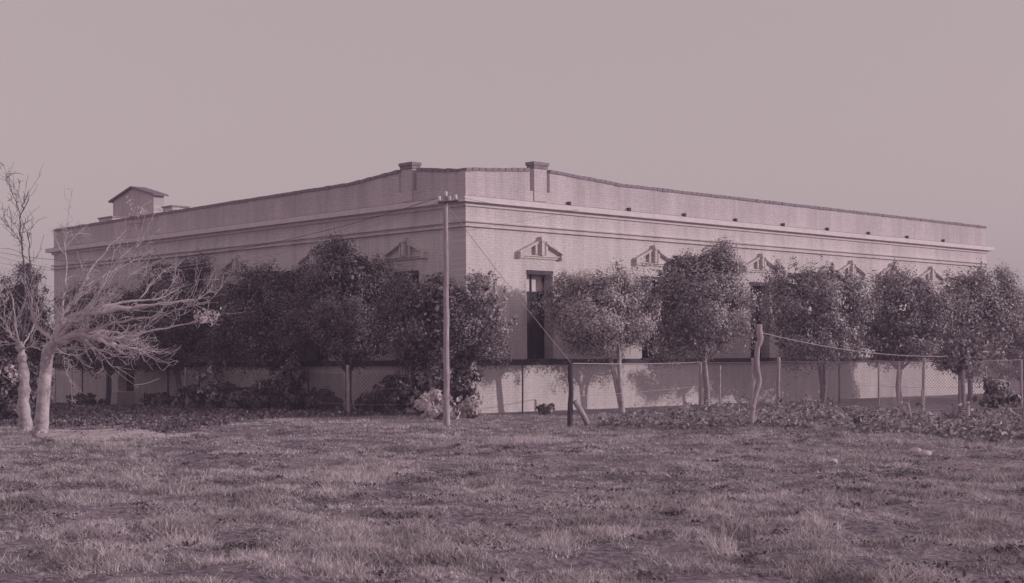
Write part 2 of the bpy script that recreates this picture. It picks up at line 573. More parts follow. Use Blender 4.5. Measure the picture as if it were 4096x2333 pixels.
def window(fc, a, s0, h1, pale_top=False, door=False):
    w = win_w / 2 if not door else .62
    z0, z1 = s0, h1
    m = MB(); fr = .07; wi, wo = -.46, -.38
    zt = z1 - .62
    for x0, x1 in ((a - w + .003, a - w + fr), (a + w - fr, a + w - .003)): fc.box(m, x0, x1, z0 + .003, z1 - .003, wi, wo)
    fc.box(m, a - w + fr, a + w - fr, z1 - fr, z1 - .003, wi, wo)
    fc.box(m, a - w + fr, a + w - fr, z0 + .003, z0 + fr, wi, wo)
    fc.box(m, a - w + fr, a + w - fr, zt - .03, zt + .03, wi, wo)
    fc.box(m, a - .025, a + .025, zt + .03, z1 - fr, wi, wo)
    win = m.build('door' if door else 'window', M['dark_wood'], bld)
    for sgn in (-1, 1):
        m = MB()
        x0, x1 = (a - w + fr, a - .006) if sgn < 0 else (a + .006, a + w - fr)
        fc.box(m, x0 + .004, x1 - .004, z0 + fr + .004, zt - .034, wi + .02, wo - .02)
        n = 3
        for k in range(n):
            p0 = z0 + fr + .1 + k * (zt - z0 - fr - .1) / n; p1 = p0 + (zt - z0 - fr - .1) / n - .1
            fc.box(m, x0 + .09, x1 - .09, p0, p1, wo - .0195, wo - .006)
        m.build('shutter_leaf', M['dark_wood'], win)
        m = MB()
        x0, x1 = (a - w + fr, a - .025) if sgn < 0 else (a + .025, a + w - fr)
        fc.box(m, x0, x1, zt + .03, z1 - fr, wi + .03, wi + .045)
        # on the right-hand facade "first" is the pane nearer the corner
        m.build('pane', M['pale_panel'] if pale_top else M['glass'], win)  # flat pale colour on both upper panes, otherwise dark glass
    if not door:
        m = MB(); fc.box(m, a - w - .06, a + w + .06, z0 - .06, z0 + .0, -.45, .11)
        m.build('sill', M['belt'], win)
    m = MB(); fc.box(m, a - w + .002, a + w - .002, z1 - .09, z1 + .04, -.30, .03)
    m.build('lintel', M['belt'], win, uv=True)  # dark colour stands for the shadow beneath the projecting lintel


gm, t_, b_, _o = new_mat('dark_glass')
b_.inputs['Base Color'].default_value = tone(.03); b_.inputs['Roughness'].default_value = .12
b_.inputs['Specular IOR Level'].default_value = .5
M['glass'] = gm


def pediment(fc, a):
    """broken pediment: base moulding, two raking arms, finial between them, foot blocks"""
    z0 = HEAD + .40
    hw = .97
    m = MB(); fc.box(m, a - hw + .14, a + hw - .12, z0, z0 + .06, -.02, .05)
    fc.box(m, a - hw + .10, a + hw - .08, z0 + .062, z0 + .10, -.02, .09)
    ped = m.build('pediment', M['brick'], bld, uv=True)
    for sgn in (-1, 1):
        m = MB()
        xf, xt = a + sgn * hw, a + sgn * .19
        zf, zt = z0 + .13, z0 + .46
        poly = [(xf, zf), (xt, zt), (xt, zt + .075), (xf, zf + .075)]
        if (sgn > 0): poly = poly[::-1]
        fc.prism(m, poly, -.02, .15)
        m.build('raking_arm', M['brick'], ped, uv=True)
        m = MB(); c = a + sgn * (hw - .07)
        fc.box(m, c - .07, c + .07, z0 - .01, zf + .02, -.02, .16)
        m.build('foot_block', M['brick'], ped, uv=True)
        m = MB(); xe = a + sgn * .19
        fc.box(m, xe - (.0 if sgn > 0 else .08), xe + (.08 if sgn > 0 else .0), z0 + .12, z0 + .45, -.02, .10)
        m.build('upright', M['brick'], ped, uv=True)
    m = MB()
    fc.box(m, a - .055, a + .055, z0 + .102, z0 + .52, -.02, .17)
    fc.box(m, a - .08, a + .08, z0 + .522, z0 + .60, -.02, .2)
    fc.box(m, a - .045, a + .045, z0 + .602, z0 + .68, -.02, .15)
    m.build('finial', M['brick'], ped, uv=True)


for i, a in enumerate(R_A):
    window(FR, a, SILL, HEAD, pale_top=(i == 0)); pediment(FR, a)
for a in L_A:
    window(FL, a, SILL, HEAD); pediment(FL, a)
window(FL, aD, DOOR[2], HEAD, door=True)
m = MB(); FL.box(m, aD - .66, aD + .66, -.1, DOOR[2] - .01, .002, .75)
m.build('doorstep', M['plaster'], bld, uv=True)

# roof hut behind the left parapet
hp0 = FL.px(452, 800, -3.0)[0]; hp1 = FL.px(614, 775, -3.0)[0]
hut = empty('roof_hut', FL.P((hp0 + hp1) / 2, Z_WALL - .15, -4))
tag(hut, 'small gabled brick hut standing on the flat roof behind the left parapet', 'hut')
ze = FL.px(452, 806, -3.0)[1]; zr = FL.px(535, 752, -3.0)[1]; am = (hp0 + hp1) / 2
m = MB(); FL.prism(m, [(hp1, Z_WALL - .15), (hp0, Z_WALL - .15), (hp0, ze), (am, zr), (hp1, ze)], -3.5, -3.0)
m.build('wall', M['brick_parapet'], hut, uv=True)
for s0, s1 in ((hp0, am), (hp1, am)):
    m = MB(); e = (s0 - am) * .12
    dz = (zr - ze) * .12
    poly = [(s0 + e, ze - dz + .005), (am, zr + .005), (am, zr + .075), (s0 + e, ze - dz + .075)]
    FL.prism(m, poly, -3.6, -2.88)
    m.build('roof', M['grey_metal'], hut)
m = MB(); wa = (hp0 + hp1) / 2
FL.box(m, wa - .25, wa + .25, Z_WALL + 1.0, Z_WALL + 1.55, -2.998, -2.97)
m.build('vent', M['dark_wood'], hut)
# low blocks on the parapet line either side of the hut
for (x0, x1, yt, lab) in ((396, 450, 868, 'low brick block on the roof left of the gabled hut'), (652, 690, 824, 'small brick stub on the roof right of the gabled hut')):
    a0 = FL.px(x0, 880, -1.2)[0]; a1 = FL.px(x1, 880, -1.2)[0]; zt = FL.px((x0 + x1) / 2, yt, -1.2)[1]
    if a0 > a1: a0, a1 = a1, a0
    m = MB(); FL.box(m, a0, a1, Z_WALL - .16, zt - .06, -1.9, -1.2)
    r = empty('roof_block', FL.P((a0 + a1) / 2, Z_WALL - .15, -1.5)); tag(r, lab, 'block')
    m.build('shaft', M['brick_parapet'], r, uv=True)
    m = MB(); FL.box(m, a0 - .05, a1 + .05, zt - .058, zt, -1.95, -1.15); m.build('cap', M['coping'], r)


# ------------------------------------------------------------------ foliage builders
def leaves_mesh(centers, normals, sizes, aspect=.5):
    n = len(centers)
    nrm = normals / (np.linalg.norm(normals, axis=1, keepdims=True) + 1e-9)
    r = rng.normal(size=(n, 3))
    tx = np.cross(nrm, r); tx /= (np.linalg.norm(tx, axis=1, keepdims=True) + 1e-9)
    ty = np.cross(nrm, tx)
    s = sizes[:, None]
    v0 = centers - tx * s
    v1 = centers + ty * s * aspect + nrm * s * .12
    v2 = centers + tx * s - nrm * s * .15
    v3 = centers - ty * s * aspect + nrm * s * .12
    V = np.stack([v0, v1, v2, v3], 1).reshape(-1, 3)
    i = np.arange(n)[:, None] * 4
    Fc = i + np.array([[0, 1, 2, 3]])
    return V, Fc


def clump_leaves(c, rad, n, size, squash=.85, up=.25):
    """leaves on and inside one leafy clump"""
    d = rng.normal(size=(n, 3)); d /= np.linalg.norm(d, axis=1, keepdims=True)
    r = rad * (rng.random(n) ** .33) * (1 + .22 * rng.normal(size=n))
    p = d * r[:, None]; p[:, 2] *= squash
    nr = d + rng.normal(size=(n, 3)) * .42; nr[:, 2] += up
    return np.array(c)[None, :] + p, nr, size * (.6 + .8 * rng.random(n))


def crown(center, rx, ry, rz, nclump, nleaf, size, egg=0.0, clump=.34, core=0):
    """leaf clumps filling an uneven, bottom-heavy volume; returns leaves and clump list"""
    C = []; N = []; S = []
    per = max(20, nleaf // nclump)
    cl = []
    ph = rng.uniform(0, 6.28, 8); am = rng.uniform(.06, .22, 8)

    def lobe(a, t):
        return 1 + am[0] * math.sin(2 * a + ph[0]) + am[1] * math.sin(3 * a + ph[1] + 2 * t) + am[2] * math.sin(5 * a + ph[2] - 3 * t) + am[3] * math.sin(4 * t + ph[3] + a)

    def prof(t):
        return (1 - t ** 2) ** .55 * (1 + egg * t) if t > 0 else (1 - abs(t) ** 3.2) ** .5 * (1 + .6 * egg * t)

    lobes = [((0, 0, -.12), .88)]
    if core > 600:   # side boughs give each tree its own outline
        for k in range(6):
            a = rng.uniform(0, 2 * math.pi) if k > 1 else (k * math.pi + rng.uniform(-.5, .5)); ls = rng.uniform(.30, .46)
            lt = rng.uniform(-.55, 1 - ls)
            rad_ = (1.02 - ls) * (1 if lt < .2 else max(.15, 1 - (lt - .2) * 1.4))
            lobes.append(((math.cos(a) * rad_, math.sin(a) * rad_, lt), ls))
    else:
        lobes = [((0, 0, 0), 1.0)]
    lw = np.array([l[1] ** 1.7 for l in lobes]); lw /= lw.sum()
    for k in range(nclump):
        t = rng.uniform(-.92, .93); a = rng.uniform(0, 2 * math.pi)
        q = (.25 + .75 * rng.random() ** .4) * .84
        r = prof(t) * lobe(a, t) * q
        (lx, ly, lz), ls = lobes[rng.choice(len(lobes), p=lw)]
        c = np.array([(lx + math.cos(a) * r * ls) * rx, (ly + math.sin(a) * r * ls) * ry, (lz + t * .9 * ls) * rz])
        rr_ = clump * (rx + rz) / 2 * rng.uniform(.45, 1.15) * (.6 + .4 * ls)
        cl.append((c, rr_))
        cc, nn, ss = clump_leaves(np.array(center) + c, rr_, int(per * (rr_ / (clump * (rx + rz) / 2)) ** 1.6 * 1.3), size)
        nn += c / (np.linalg.norm(c) + 1e-6) * 1.0
        C.append(cc); N.append(nn); S.append(ss)
    # stray sprigs that break the outline
    for k in range(int(nclump * .7)):
        t = rng.uniform(-.8, .98); a = rng.uniform(0, 2 * math.pi); r = prof(t) * lobe(a, t) * rng.uniform(.9, 1.12)
        (lx, ly, lz), ls = lobes[rng.choice(len(lobes), p=lw)]
        c = np.array([(lx + math.cos(a) * r * ls) * rx, (ly + math.sin(a) * r * ls) * ry, (lz + t * ls * rng.uniform(.98, 1.1)) * rz])
        cc, nn, ss = clump_leaves(np.array(center) + c, .11 * rng.uniform(.5, 1.5) * (rx + rz) / 2, int(per * .16), size, 1.3)
        C.append(cc); N.append(nn); S.append(ss)
    if core:   # larger leaves added deep inside to block light through the crown
        t = rng.uniform(-.85, .75, core); a = rng.uniform(0, 6.28, core); q = np.sqrt(rng.random(core)) * .66
        pr_ = np.array([prof(v) for v in t])
        C.append(np.array(center)[None, :] + np.stack([np.cos(a) * rx * pr_ * q, np.sin(a) * ry * pr_ * q, t * rz * .85], 1))
        N.append(rng.normal(size=(core, 3))); S.append(rng.uniform(.07, .12, core))
    return np.concatenate(C), np.concatenate(N), np.concatenate(S), cl


def tree(name, label, cx, ytop, ybot, wpx, Y, base_px=None, mat='leaf', nl=11000, ncl=46, size=.065, stems=1, egg=-.15, group=None, bark='bark', low=None, cat='tree'):
    k = Y / F
    top = at(cx, ytop, Y); bot = at(cx, ybot, Y)
    cen = (top + bot) / 2
    rx = wpx / 2 * k * 1.17; rz = (top.z - bot.z) / 2 * 1.09
    bx = at(base_px if base_px else cx, 1600, Y)
    base = Vector((bx.x, Y, gz((bx.x, Y))))
    root = empty(name, base)
    tag(root, label, cat, group)
    C, N, S, cl = crown(cen, rx, rx * .9, rz, int(ncl * 1.9), int(nl * 3.2), size * .66, egg, .29, core=int(nl * .18))
    # trunk(s) with limbs that reach into the crown
    mb = MB()
    fork = Vector((base.x * .6 + cen.x * .4, Y, max(base.z + .35, bot.z - .05)))
    for s_ in range(stems):
        b0 = base + Vector((random.uniform(-.12, .12) * (stems > 1), random.uniform(-.1, .1) * (stems > 1), -.12))
        f0 = fork + Vector((random.uniform(-.3, .3) * (stems > 1), random.uniform(-.2, .2), random.uniform(-.1, .2)))
        midp = (b0 + f0) / 2 + Vector((random.uniform(-.08, .08), random.uniform(-.06, .06), 0))
        r0 = .075 if stems > 1 else .11
        mb.tube([b0, b0 + Vector((0, 0, .15)), midp, f0], [r0 * 1.35, r0 * 1.05, r0 * .9, r0 * .8], 8, .06)
        pick = random.sample(cl, min(len(cl), 7))
        for c, r in pick:
            e = Vector(cen) + Vector(c) * .9
            m1 = f0.lerp(e, .45) + Vector((random.uniform(-.12, .12), random.uniform(-.12, .12), -.08))
            mb.tube([f0 - Vector((0, 0, .06)), m1, e], [r0 * .55, r0 * .38, .012], 5)
    mb.build('trunk', M[bark], root, smooth=True)
    V, Fc = leaves_mesh(C, N, S)
    mesh_obj('crown', V, Fc, M[mat], root)
    return root


GR = 'clipped evergreen trees along the sunlit facade'
GL = 'evergreen trees along the shaded facade'
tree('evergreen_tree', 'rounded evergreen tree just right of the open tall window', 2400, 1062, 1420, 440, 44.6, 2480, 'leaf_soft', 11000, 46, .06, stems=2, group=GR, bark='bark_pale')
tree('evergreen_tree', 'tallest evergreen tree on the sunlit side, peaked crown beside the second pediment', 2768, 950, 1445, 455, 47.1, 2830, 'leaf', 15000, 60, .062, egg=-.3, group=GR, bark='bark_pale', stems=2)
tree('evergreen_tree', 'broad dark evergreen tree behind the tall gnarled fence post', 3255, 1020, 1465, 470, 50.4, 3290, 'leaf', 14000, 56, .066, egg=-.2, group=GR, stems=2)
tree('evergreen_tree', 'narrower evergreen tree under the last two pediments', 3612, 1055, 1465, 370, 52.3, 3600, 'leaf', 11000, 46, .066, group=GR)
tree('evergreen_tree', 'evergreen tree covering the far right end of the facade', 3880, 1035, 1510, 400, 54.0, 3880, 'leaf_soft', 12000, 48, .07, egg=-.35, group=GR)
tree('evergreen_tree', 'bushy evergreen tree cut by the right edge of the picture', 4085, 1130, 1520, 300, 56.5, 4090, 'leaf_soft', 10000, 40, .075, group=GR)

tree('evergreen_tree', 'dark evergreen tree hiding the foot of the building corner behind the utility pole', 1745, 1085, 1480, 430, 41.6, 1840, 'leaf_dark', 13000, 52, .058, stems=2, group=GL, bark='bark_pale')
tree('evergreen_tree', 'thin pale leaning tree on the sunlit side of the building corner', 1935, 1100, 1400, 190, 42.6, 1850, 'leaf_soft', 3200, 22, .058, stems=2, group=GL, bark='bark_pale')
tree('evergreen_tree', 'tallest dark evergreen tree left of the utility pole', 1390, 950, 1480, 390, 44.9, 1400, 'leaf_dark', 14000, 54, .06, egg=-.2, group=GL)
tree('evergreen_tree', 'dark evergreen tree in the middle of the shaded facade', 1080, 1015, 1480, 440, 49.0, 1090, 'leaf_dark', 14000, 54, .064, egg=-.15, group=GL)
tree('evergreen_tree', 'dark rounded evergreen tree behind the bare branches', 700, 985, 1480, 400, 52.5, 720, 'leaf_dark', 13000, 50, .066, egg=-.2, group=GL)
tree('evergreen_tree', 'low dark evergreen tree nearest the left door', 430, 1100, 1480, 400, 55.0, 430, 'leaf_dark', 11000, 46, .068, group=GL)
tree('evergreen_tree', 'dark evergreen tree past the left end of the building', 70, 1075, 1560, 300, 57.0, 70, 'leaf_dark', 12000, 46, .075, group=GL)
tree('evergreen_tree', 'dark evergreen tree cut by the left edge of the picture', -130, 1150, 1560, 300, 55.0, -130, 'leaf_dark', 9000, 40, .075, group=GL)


def bush(name, label, cx, ytop, ybot, wpx, Y, mat, nl, ncl, size, cat='bush', group=None, egg=0):
    k = Y / F
    top = at(cx, ytop, Y)
    z0 = gz((top.x, Y))
    base = Vector((top.x, Y, z0))
    root = empty(name, base); tag(root, label, cat, group)
    h = top.z - z0
    cen = Vector((top.x, Y, z0 + h * .52))
    C, N, S, cl = crown(cen, wpx / 2 * k * .9, wpx / 2 * k * .7, h * .46, ncl, nl, size, egg, .36, core=nl // 12)
    C[:, 2] = np.maximum(C[:, 2], z0 + .02)
    mb = MB()
    for c, r in random.sample(cl, min(8, len(cl))):
        e = cen + Vector(c)
        mb.tube([base - Vector((0, 0, .06)), base.lerp(e, .5) + Vector((random.uniform(-.06, .06), 0, .03)), e], [.022, .014, .006], 5)
    mb.build('stem', M['bark'], root)
    V, Fc = leaves_mesh(C, N, S, .55)
    mesh_obj('foliage', V, Fc, M[mat], root)
    return root


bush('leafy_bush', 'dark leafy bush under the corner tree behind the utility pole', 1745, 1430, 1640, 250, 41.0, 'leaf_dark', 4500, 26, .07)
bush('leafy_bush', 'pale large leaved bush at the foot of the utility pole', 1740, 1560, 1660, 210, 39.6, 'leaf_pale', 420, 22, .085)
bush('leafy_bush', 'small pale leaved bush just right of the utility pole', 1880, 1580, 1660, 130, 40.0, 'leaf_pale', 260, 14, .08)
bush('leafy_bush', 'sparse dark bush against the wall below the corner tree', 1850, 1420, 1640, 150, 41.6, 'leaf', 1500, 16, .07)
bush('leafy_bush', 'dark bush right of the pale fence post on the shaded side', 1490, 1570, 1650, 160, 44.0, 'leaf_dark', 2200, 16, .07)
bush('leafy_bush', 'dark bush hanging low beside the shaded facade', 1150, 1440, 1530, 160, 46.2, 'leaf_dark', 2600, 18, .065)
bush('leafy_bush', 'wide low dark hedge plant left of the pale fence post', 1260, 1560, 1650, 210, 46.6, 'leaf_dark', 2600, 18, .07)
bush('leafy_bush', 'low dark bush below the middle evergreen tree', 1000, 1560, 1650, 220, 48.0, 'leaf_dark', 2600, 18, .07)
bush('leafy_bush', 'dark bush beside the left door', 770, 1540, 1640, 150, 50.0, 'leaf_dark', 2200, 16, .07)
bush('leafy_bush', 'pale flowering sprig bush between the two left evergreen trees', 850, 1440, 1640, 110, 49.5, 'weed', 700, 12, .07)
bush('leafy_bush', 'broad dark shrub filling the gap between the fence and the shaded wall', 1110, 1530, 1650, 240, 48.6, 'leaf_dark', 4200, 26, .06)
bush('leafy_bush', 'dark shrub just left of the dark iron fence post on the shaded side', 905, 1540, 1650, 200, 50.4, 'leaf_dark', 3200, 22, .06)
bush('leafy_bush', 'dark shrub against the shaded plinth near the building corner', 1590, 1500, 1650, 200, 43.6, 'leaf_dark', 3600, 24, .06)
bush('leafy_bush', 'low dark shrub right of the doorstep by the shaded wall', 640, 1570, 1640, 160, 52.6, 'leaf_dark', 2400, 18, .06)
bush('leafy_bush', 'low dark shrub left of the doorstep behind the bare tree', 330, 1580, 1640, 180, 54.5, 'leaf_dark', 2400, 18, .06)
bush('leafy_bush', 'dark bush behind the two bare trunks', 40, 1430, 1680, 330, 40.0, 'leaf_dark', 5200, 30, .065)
bush('leafy_bush', 'small round weedy bush left of the braced fence post', 2182, 1612, 1660, 85, 42.0, 'leaf', 700, 10, .05)
bush('leafy_bush', 'dark climber clump on the wire fence at the right edge', 3985, 1500, 1625, 190, 41.2, 'leaf', 2600, 18, .065)
bush('leafy_bush', 'dark low bush in the weeds left of the leaning stakes', 3440, 1670, 1715, 80, 33.6, 'leaf_dark', 900, 10, .045)
bush('leafy_bush', 'dark low bush in the weeds right of the leaning stakes', 3885, 1715, 1760, 130, 30.6, 'leaf_dark', 1200, 12, .04)
tree('young_tree', 'young thin stemmed tree with dark leaf ball by the right hand fence', 3835, 1360, 1480, 150, 39.0, 3850, 'leaf', 1800, 14, .055, cat='tree')

# ------------------------------------------------------------------ bare pollarded trees at the left
def poly(pxs, Y, dy=0.0):
    """pixel polyline near depth Y; the branch leans dy metres in depth along its length"""
    n = len(pxs); out_ = []
    for i, (x, y) in enumerate(pxs):
        out_.append(at(x, y, Y + dy * i / max(1, n - 1)))
    return out_


def smooth_path(pts, n=4):
    res = []
    for i in range(len(pts) - 1):
        p0 = pts[max(i - 1, 0)]; p1 = pts[i]; p2 = pts[i + 1]; p3 = pts[min(i + 2, len(pts) - 1)]
        for k in range(n):
            t = k / n
            res.append(.5 * ((2 * p1) + (p2 - p0) * t + (2 * p0 - 5 * p1 + 4 * p2 - p3) * t * t + (3 * p1 - p0 - 3 * p2 + p3) * t ** 3))
    res.append(pts[-1])
    return res


def branch(mb, pts, r0, r1, twigs=0, tl=.5, bias=None, depth=1, up=.2):
    pts = smooth_path([Vector(p) for p in pts], 4)
    n = len(pts)
    jit = [p + Vector((random.gauss(0, 1), random.gauss(0, 1), random.gauss(0, 1))) * min(.02, r0 * .5) for p in pts]
    jit[0] = pts[0]
    mb.tube(jit, [r0 + (r1 - r0) * i / (n - 1) for i in range(n)], 6 if r0 > .03 else 4)
    for k in range(twigs):
        i = random.randint(int(n * .15), n - 2)
        p = jit[i]; d = (jit[i + 1] - jit[i]).normalized()
        side = Vector((random.gauss(0, 1), random.gauss(0, 1), random.gauss(0, 1) + up)).normalized()
        dir_ = (d * 1.0 + side * .75 + (bias or Vector((0, 0, 0)))).normalized()
        L = tl * random.uniform(.4, 1.2)
        q1 = p + dir_ * L * .5 + Vector((random.gauss(0, .04), random.gauss(0, .04), random.gauss(0, .04)))
        q2 = p + dir_ * L + Vector((random.gauss(0, .1), random.gauss(0, .1), random.gauss(0, .1) + up * L * .3))
        rr0 = max(.005, min(.014, (r0 + (r1 - r0) * i / n) * .55))
        branch(mb, [p, q1, q2], rr0, .0035, twigs=(3 if depth > 0 else 0), tl=L * .5, bias=bias, depth=depth - 1, up=up)


YB = 31.3
base2 = on_ground(165, 1742); base2.z -= .06
t2 = empty('bare_tree', Vector((base2.x, base2.y, gz(base2))))
tag(t2, 'leafless pale pollarded tree with branches sweeping right over the shaded facade', 'tree')
YB = base2.y
mb = MB()
tp = [base2 + Vector((0, 0, 0)), at(166, 1715, YB), at(170, 1640, YB), at(176, 1560, YB), at(184, 1480, YB), at(188, 1430, YB), at(198, 1395, YB), at(222, 1368, YB)]
mb.tube(smooth_path(tp, 3), [.24, .18, .155, .15, .148, .145, .142, .138, .136, .134, .132, .13, .128, .127, .127, .128, .13, .132, .13, .12, .11, .10][:len(smooth_path(tp, 3))], 12, .05)
for k in range(7):
    a = k * .9; e = base2 + Vector((math.cos(a) * .42, math.sin(a) * .42, -.02))
    mb.tube([base2 + Vector((0, 0, .20)), base2 + Vector((math.cos(a) * .2, math.sin(a) * .2, .07)), e], [.07, .06, .02], 6)
mb.build('trunk', M['bark_pale'], t2, smooth=True)
limbs = [
    ([(222, 1368), (290, 1345), (380, 1352), (450, 1390), (520, 1415), (560, 1400)], -.8, .050),
    ([(222, 1368), (300, 1330), (400, 1345), (470, 1385), (560, 1395), (600, 1385)], .5, .045),
    ([(215, 1372), (300, 1350), (360, 1375), (400, 1415), (425, 1430)], -.4, .04),
    ([(222, 1368), (330, 1330), (430, 1325), (520, 1350), (580, 1390)], 1.0, .04),
    ([(222, 1368), (310, 1360), (420, 1352), (500, 1345), (640, 1320), (740, 1298), (800, 1285)], .3, .034),
    ([(222, 1360), (250, 1290), (330, 1250), (440, 1235), (560, 1228), (680, 1212), (790, 1190), (850, 1145)], .6, .050),
    ([(222, 1360), (260, 1300), (360, 1260), (480, 1240), (600, 1225), (720, 1205), (835, 1185)], -.7, .045),
    ([(230, 1340), (300, 1270), (400, 1225), (520, 1205), (640, 1190), (720, 1150)], 1.2, .04),
    ([(560, 1195), (600, 1145), (650, 1090), (700, 1058)], .4, .018),
    ([(640, 1190), (680, 1150), (700, 1110)], .2, .012),
    ([(222, 1360), (235, 1290), (280, 1220), (330, 1150), (360, 1080), (420, 1010), (470, 950)], .5, .045),
    ([(280, 1220), (350, 1160), (420, 1090), (520, 1010), (580, 950)], -.5, .026),
    ([(240, 1290), (255, 1200), (265, 1100), (262, 1000), (255, 930)], .3, .022),
    ([(330, 1150), (400, 1110), (500, 1060), (610, 1000)], .8, .022),
    ([(222, 1360), (280, 1300), (330, 1270), (420, 1180), (500, 1120), (560, 1040)], -1.0, .035),
    ([(215, 1365), (160, 1320), (130, 1260), (120, 1190), (100, 1120)], .6, .035),
    ([(300, 1300), (380, 1190), (440, 1100), (520, 1030)], .9, .02),
    ([(300, 1310), (420, 1210), (560, 1130), (660, 1080)], -.9, .02),
    ([(340, 1260), (420, 1130), (450, 1040), (455, 980)], 1.2, .016),
    ([(340, 1330), (460, 1290), (600, 1270), (700, 1240), (770, 1215)], -1.2, .022),
    ([(330, 1345), (420, 1370), (520, 1400), (590, 1420)], -1.0, .02),
    ([(300, 1350), (380, 1390), (470, 1425), (540, 1428)], .8, .02),
    ([(250, 1390), (320, 1400), (400, 1395), (480, 1410)], -.9, .018),
    ([(210, 1380), (250, 1410), (310, 1420), (350, 1405)], .5, .016),
    ([(255, 1420), (262, 1480), (285, 1530), (288, 1600)], .2, .008),
]
mb = MB()
for pl_, dy, r in limbs:
    big = len(pl_) > 4
    branch(mb, poly(pl_, YB, dy), r * (1.45 if big else 1), .006, twigs=(13 if big else 7), tl=.75 if big else .45, bias=Vector((.22, 0, .12)), depth=1)
mb.build('branches', M['twig'], t2, smooth=True)
# pale leaf tufts left at the branch tips
Cc = []
for (x, y, n, s) in ((810, 1270, 34, .07), (850, 1255, 26, .06), (560, 1390, 8, .04)):
    c = at(x, y, YB + .3)
    Cc.append(clump_leaves(c, .2, n, s, .8))
for c in Cc:
    V, Fc = leaves_mesh(*c, .45); mesh_obj('leaf_tuft', V, Fc, M['leaf_pale'], t2)['kind'] = 'stuff'

base1 = on_ground(100, 1726); base1.z -= .06
YA = base1.y
t1 = empty('bare_tree', Vector((base1.x, base1.y, gz(base1))))
tag(t1, 'knobbly leafless tree at the left edge with tall upright twigs', 'tree')
mb = MB()
tp = smooth_path([base1, at(102, 1700, YA), at(92, 1620, YA), at(98, 1540, YA), at(90, 1450, YA), at(84, 1400, YA), at(76, 1370, YA)], 4)
mb.tube(tp, [(.17 if i else .24) - .004 * i + .022 * math.sin(i * 1.9) for i in range(len(tp))], 10, .14)
mb.build('trunk', M['bark_pale'], t1, smooth=True)
limbs1 = [
    ([(78, 1375), (92, 1330), (100, 1260), (98, 1150), (92, 1040), (80, 930), (84, 850), (95, 800), (118, 765)], .4, .032, 'd'),
    ([(78, 1375), (110, 1310), (122, 1230), (124, 1130), (118, 1020), (112, 940), (88, 880)], -.3, .026, 'd'),
    ([(95, 1000), (75, 960), (45, 915), (28, 900)], .2, .012, 'd'),
    ([(85, 860), (60, 800), (35, 740), (20, 715)], .2, .009, 'd'),
    ([(78, 1375), (40, 1330), (10, 1280), (-30, 1230)], .2, .04, 'p'),
    ([(78, 1375), (60, 1300), (50, 1200), (20, 1120)], -.4, .03, 'p'),
    ([(84, 1400), (130, 1390), (170, 1400), (215, 1395), (270, 1400)], -.5, .025, 'p'),
    ([(84, 1390), (120, 1340), (150, 1270), (150, 1200), (175, 1120)], .7, .028, 'p'),
    ([(76, 1372), (20, 1380), (-30, 1400)], .3, .03, 'p'),
]
mp_ = MB(); md_ = MB()
for pl_, dy, r, kk in limbs1:
    branch(md_ if kk == 'd' else mp_, poly(pl_, YA, dy), r, .005, twigs=10, tl=.6, depth=1, up=.5)
mp_.build('branches', M['twig'], t1, smooth=True)
md_.build('upright_twigs', M['twig_dark'], t1, smooth=True)
Cc = [clump_leaves(at(x, y, YA - .2), .22, n, .06, .8) for x, y, n in ((40, 1480, 40), (60, 1505, 30), (5, 1180, 24))]
for c in Cc:
    V, Fc = leaves_mesh(*c, .5); mesh_obj('leaf_tuft', V, Fc, M['leaf_pale'], t1)['kind'] = 'stuff'

# fallen branch at the roots
p0 = on_ground(135, 1752)
fb = empty('fallen_branch', p0); tag(fb, 'dark fallen branch on the pale soil at the foot of the bare trees', 'branch')
mb = MB()
path = [on_ground(x, y) + Vector((0, 0, .04)) for x, y in ((128, 1740), (150, 1752), (180, 1762), (220, 1768))]
mb.tube(smooth_path(path, 3), [.05] * 4 + [.045] * 3 + [.03] * 3, 6, .1)
mb.tube([path[2], on_ground(182, 1785) + Vector((0, 0, .03))], [.03, .012], 5)
mb.build('wood', M['bark'], fb)

# pale bare soil beside the trunks
pv = []; n = 48
cs = on_ground(380, 1745); ex = 2.35; ey = 2.0
rings = 9
pv.append((cs.x, cs.y, gz(cs) + .043)); pf = []
for r_ in range(1, rings + 1):
    for k in range(n):
        a = 2 * math.pi * k / n
        q_ = r_ / rings * (1 + (.16 * math.sin(3 * a + 1) + .1 * math.sin(7 * a)) * (r_ / rings))
        x = cs.x + math.cos(a) * ex * q_ - .25 * math.sin(a) * q_; y = cs.y + math.sin(a) * ey * q_
        rise = .035 * (1 - (r_ / rings) ** 2) if r_ < rings - 1 else (-.012 if r_ < rings else -.05)
        pv.append((x, y, float(hgt(x, y)) + .008 + rise))
for k in range(n):
    pf.append((0, 1 + k, 1 + (k + 1) % n))
for r_ in range(rings - 1):
    for k in range(n):
        a = 1 + r_ * n + k; b = 1 + r_ * n + (k + 1) % n
        pf.append((a, a + n, b + n, b))
sp = mesh_obj('soil_patch', pv, pf, M['soil'], smooth=True); tag(sp, 'pale bare soil beside the leafless trees', kind='structure')

n_ = 420
a = rng.uniform(0, 6.28, n_); q_ = np.sqrt(rng.random(n_))
x = cs.x + np.cos(a) * q_ * 2.3; y = cs.y + np.sin(a) * q_ * 1.9
nn = rng.normal(size=(n_, 3)) * .35; nn[:, 2] += 1
V, Fc = leaves_mesh(np.stack([x, y, hgt(x, y) + .06], 1), nn, rng.uniform(.012, .05, n_), .5)
o = mesh_obj('leaf_litter', V, Fc, M['bark']); tag(o, 'dead leaves and clods on the pale soil', kind='stuff')

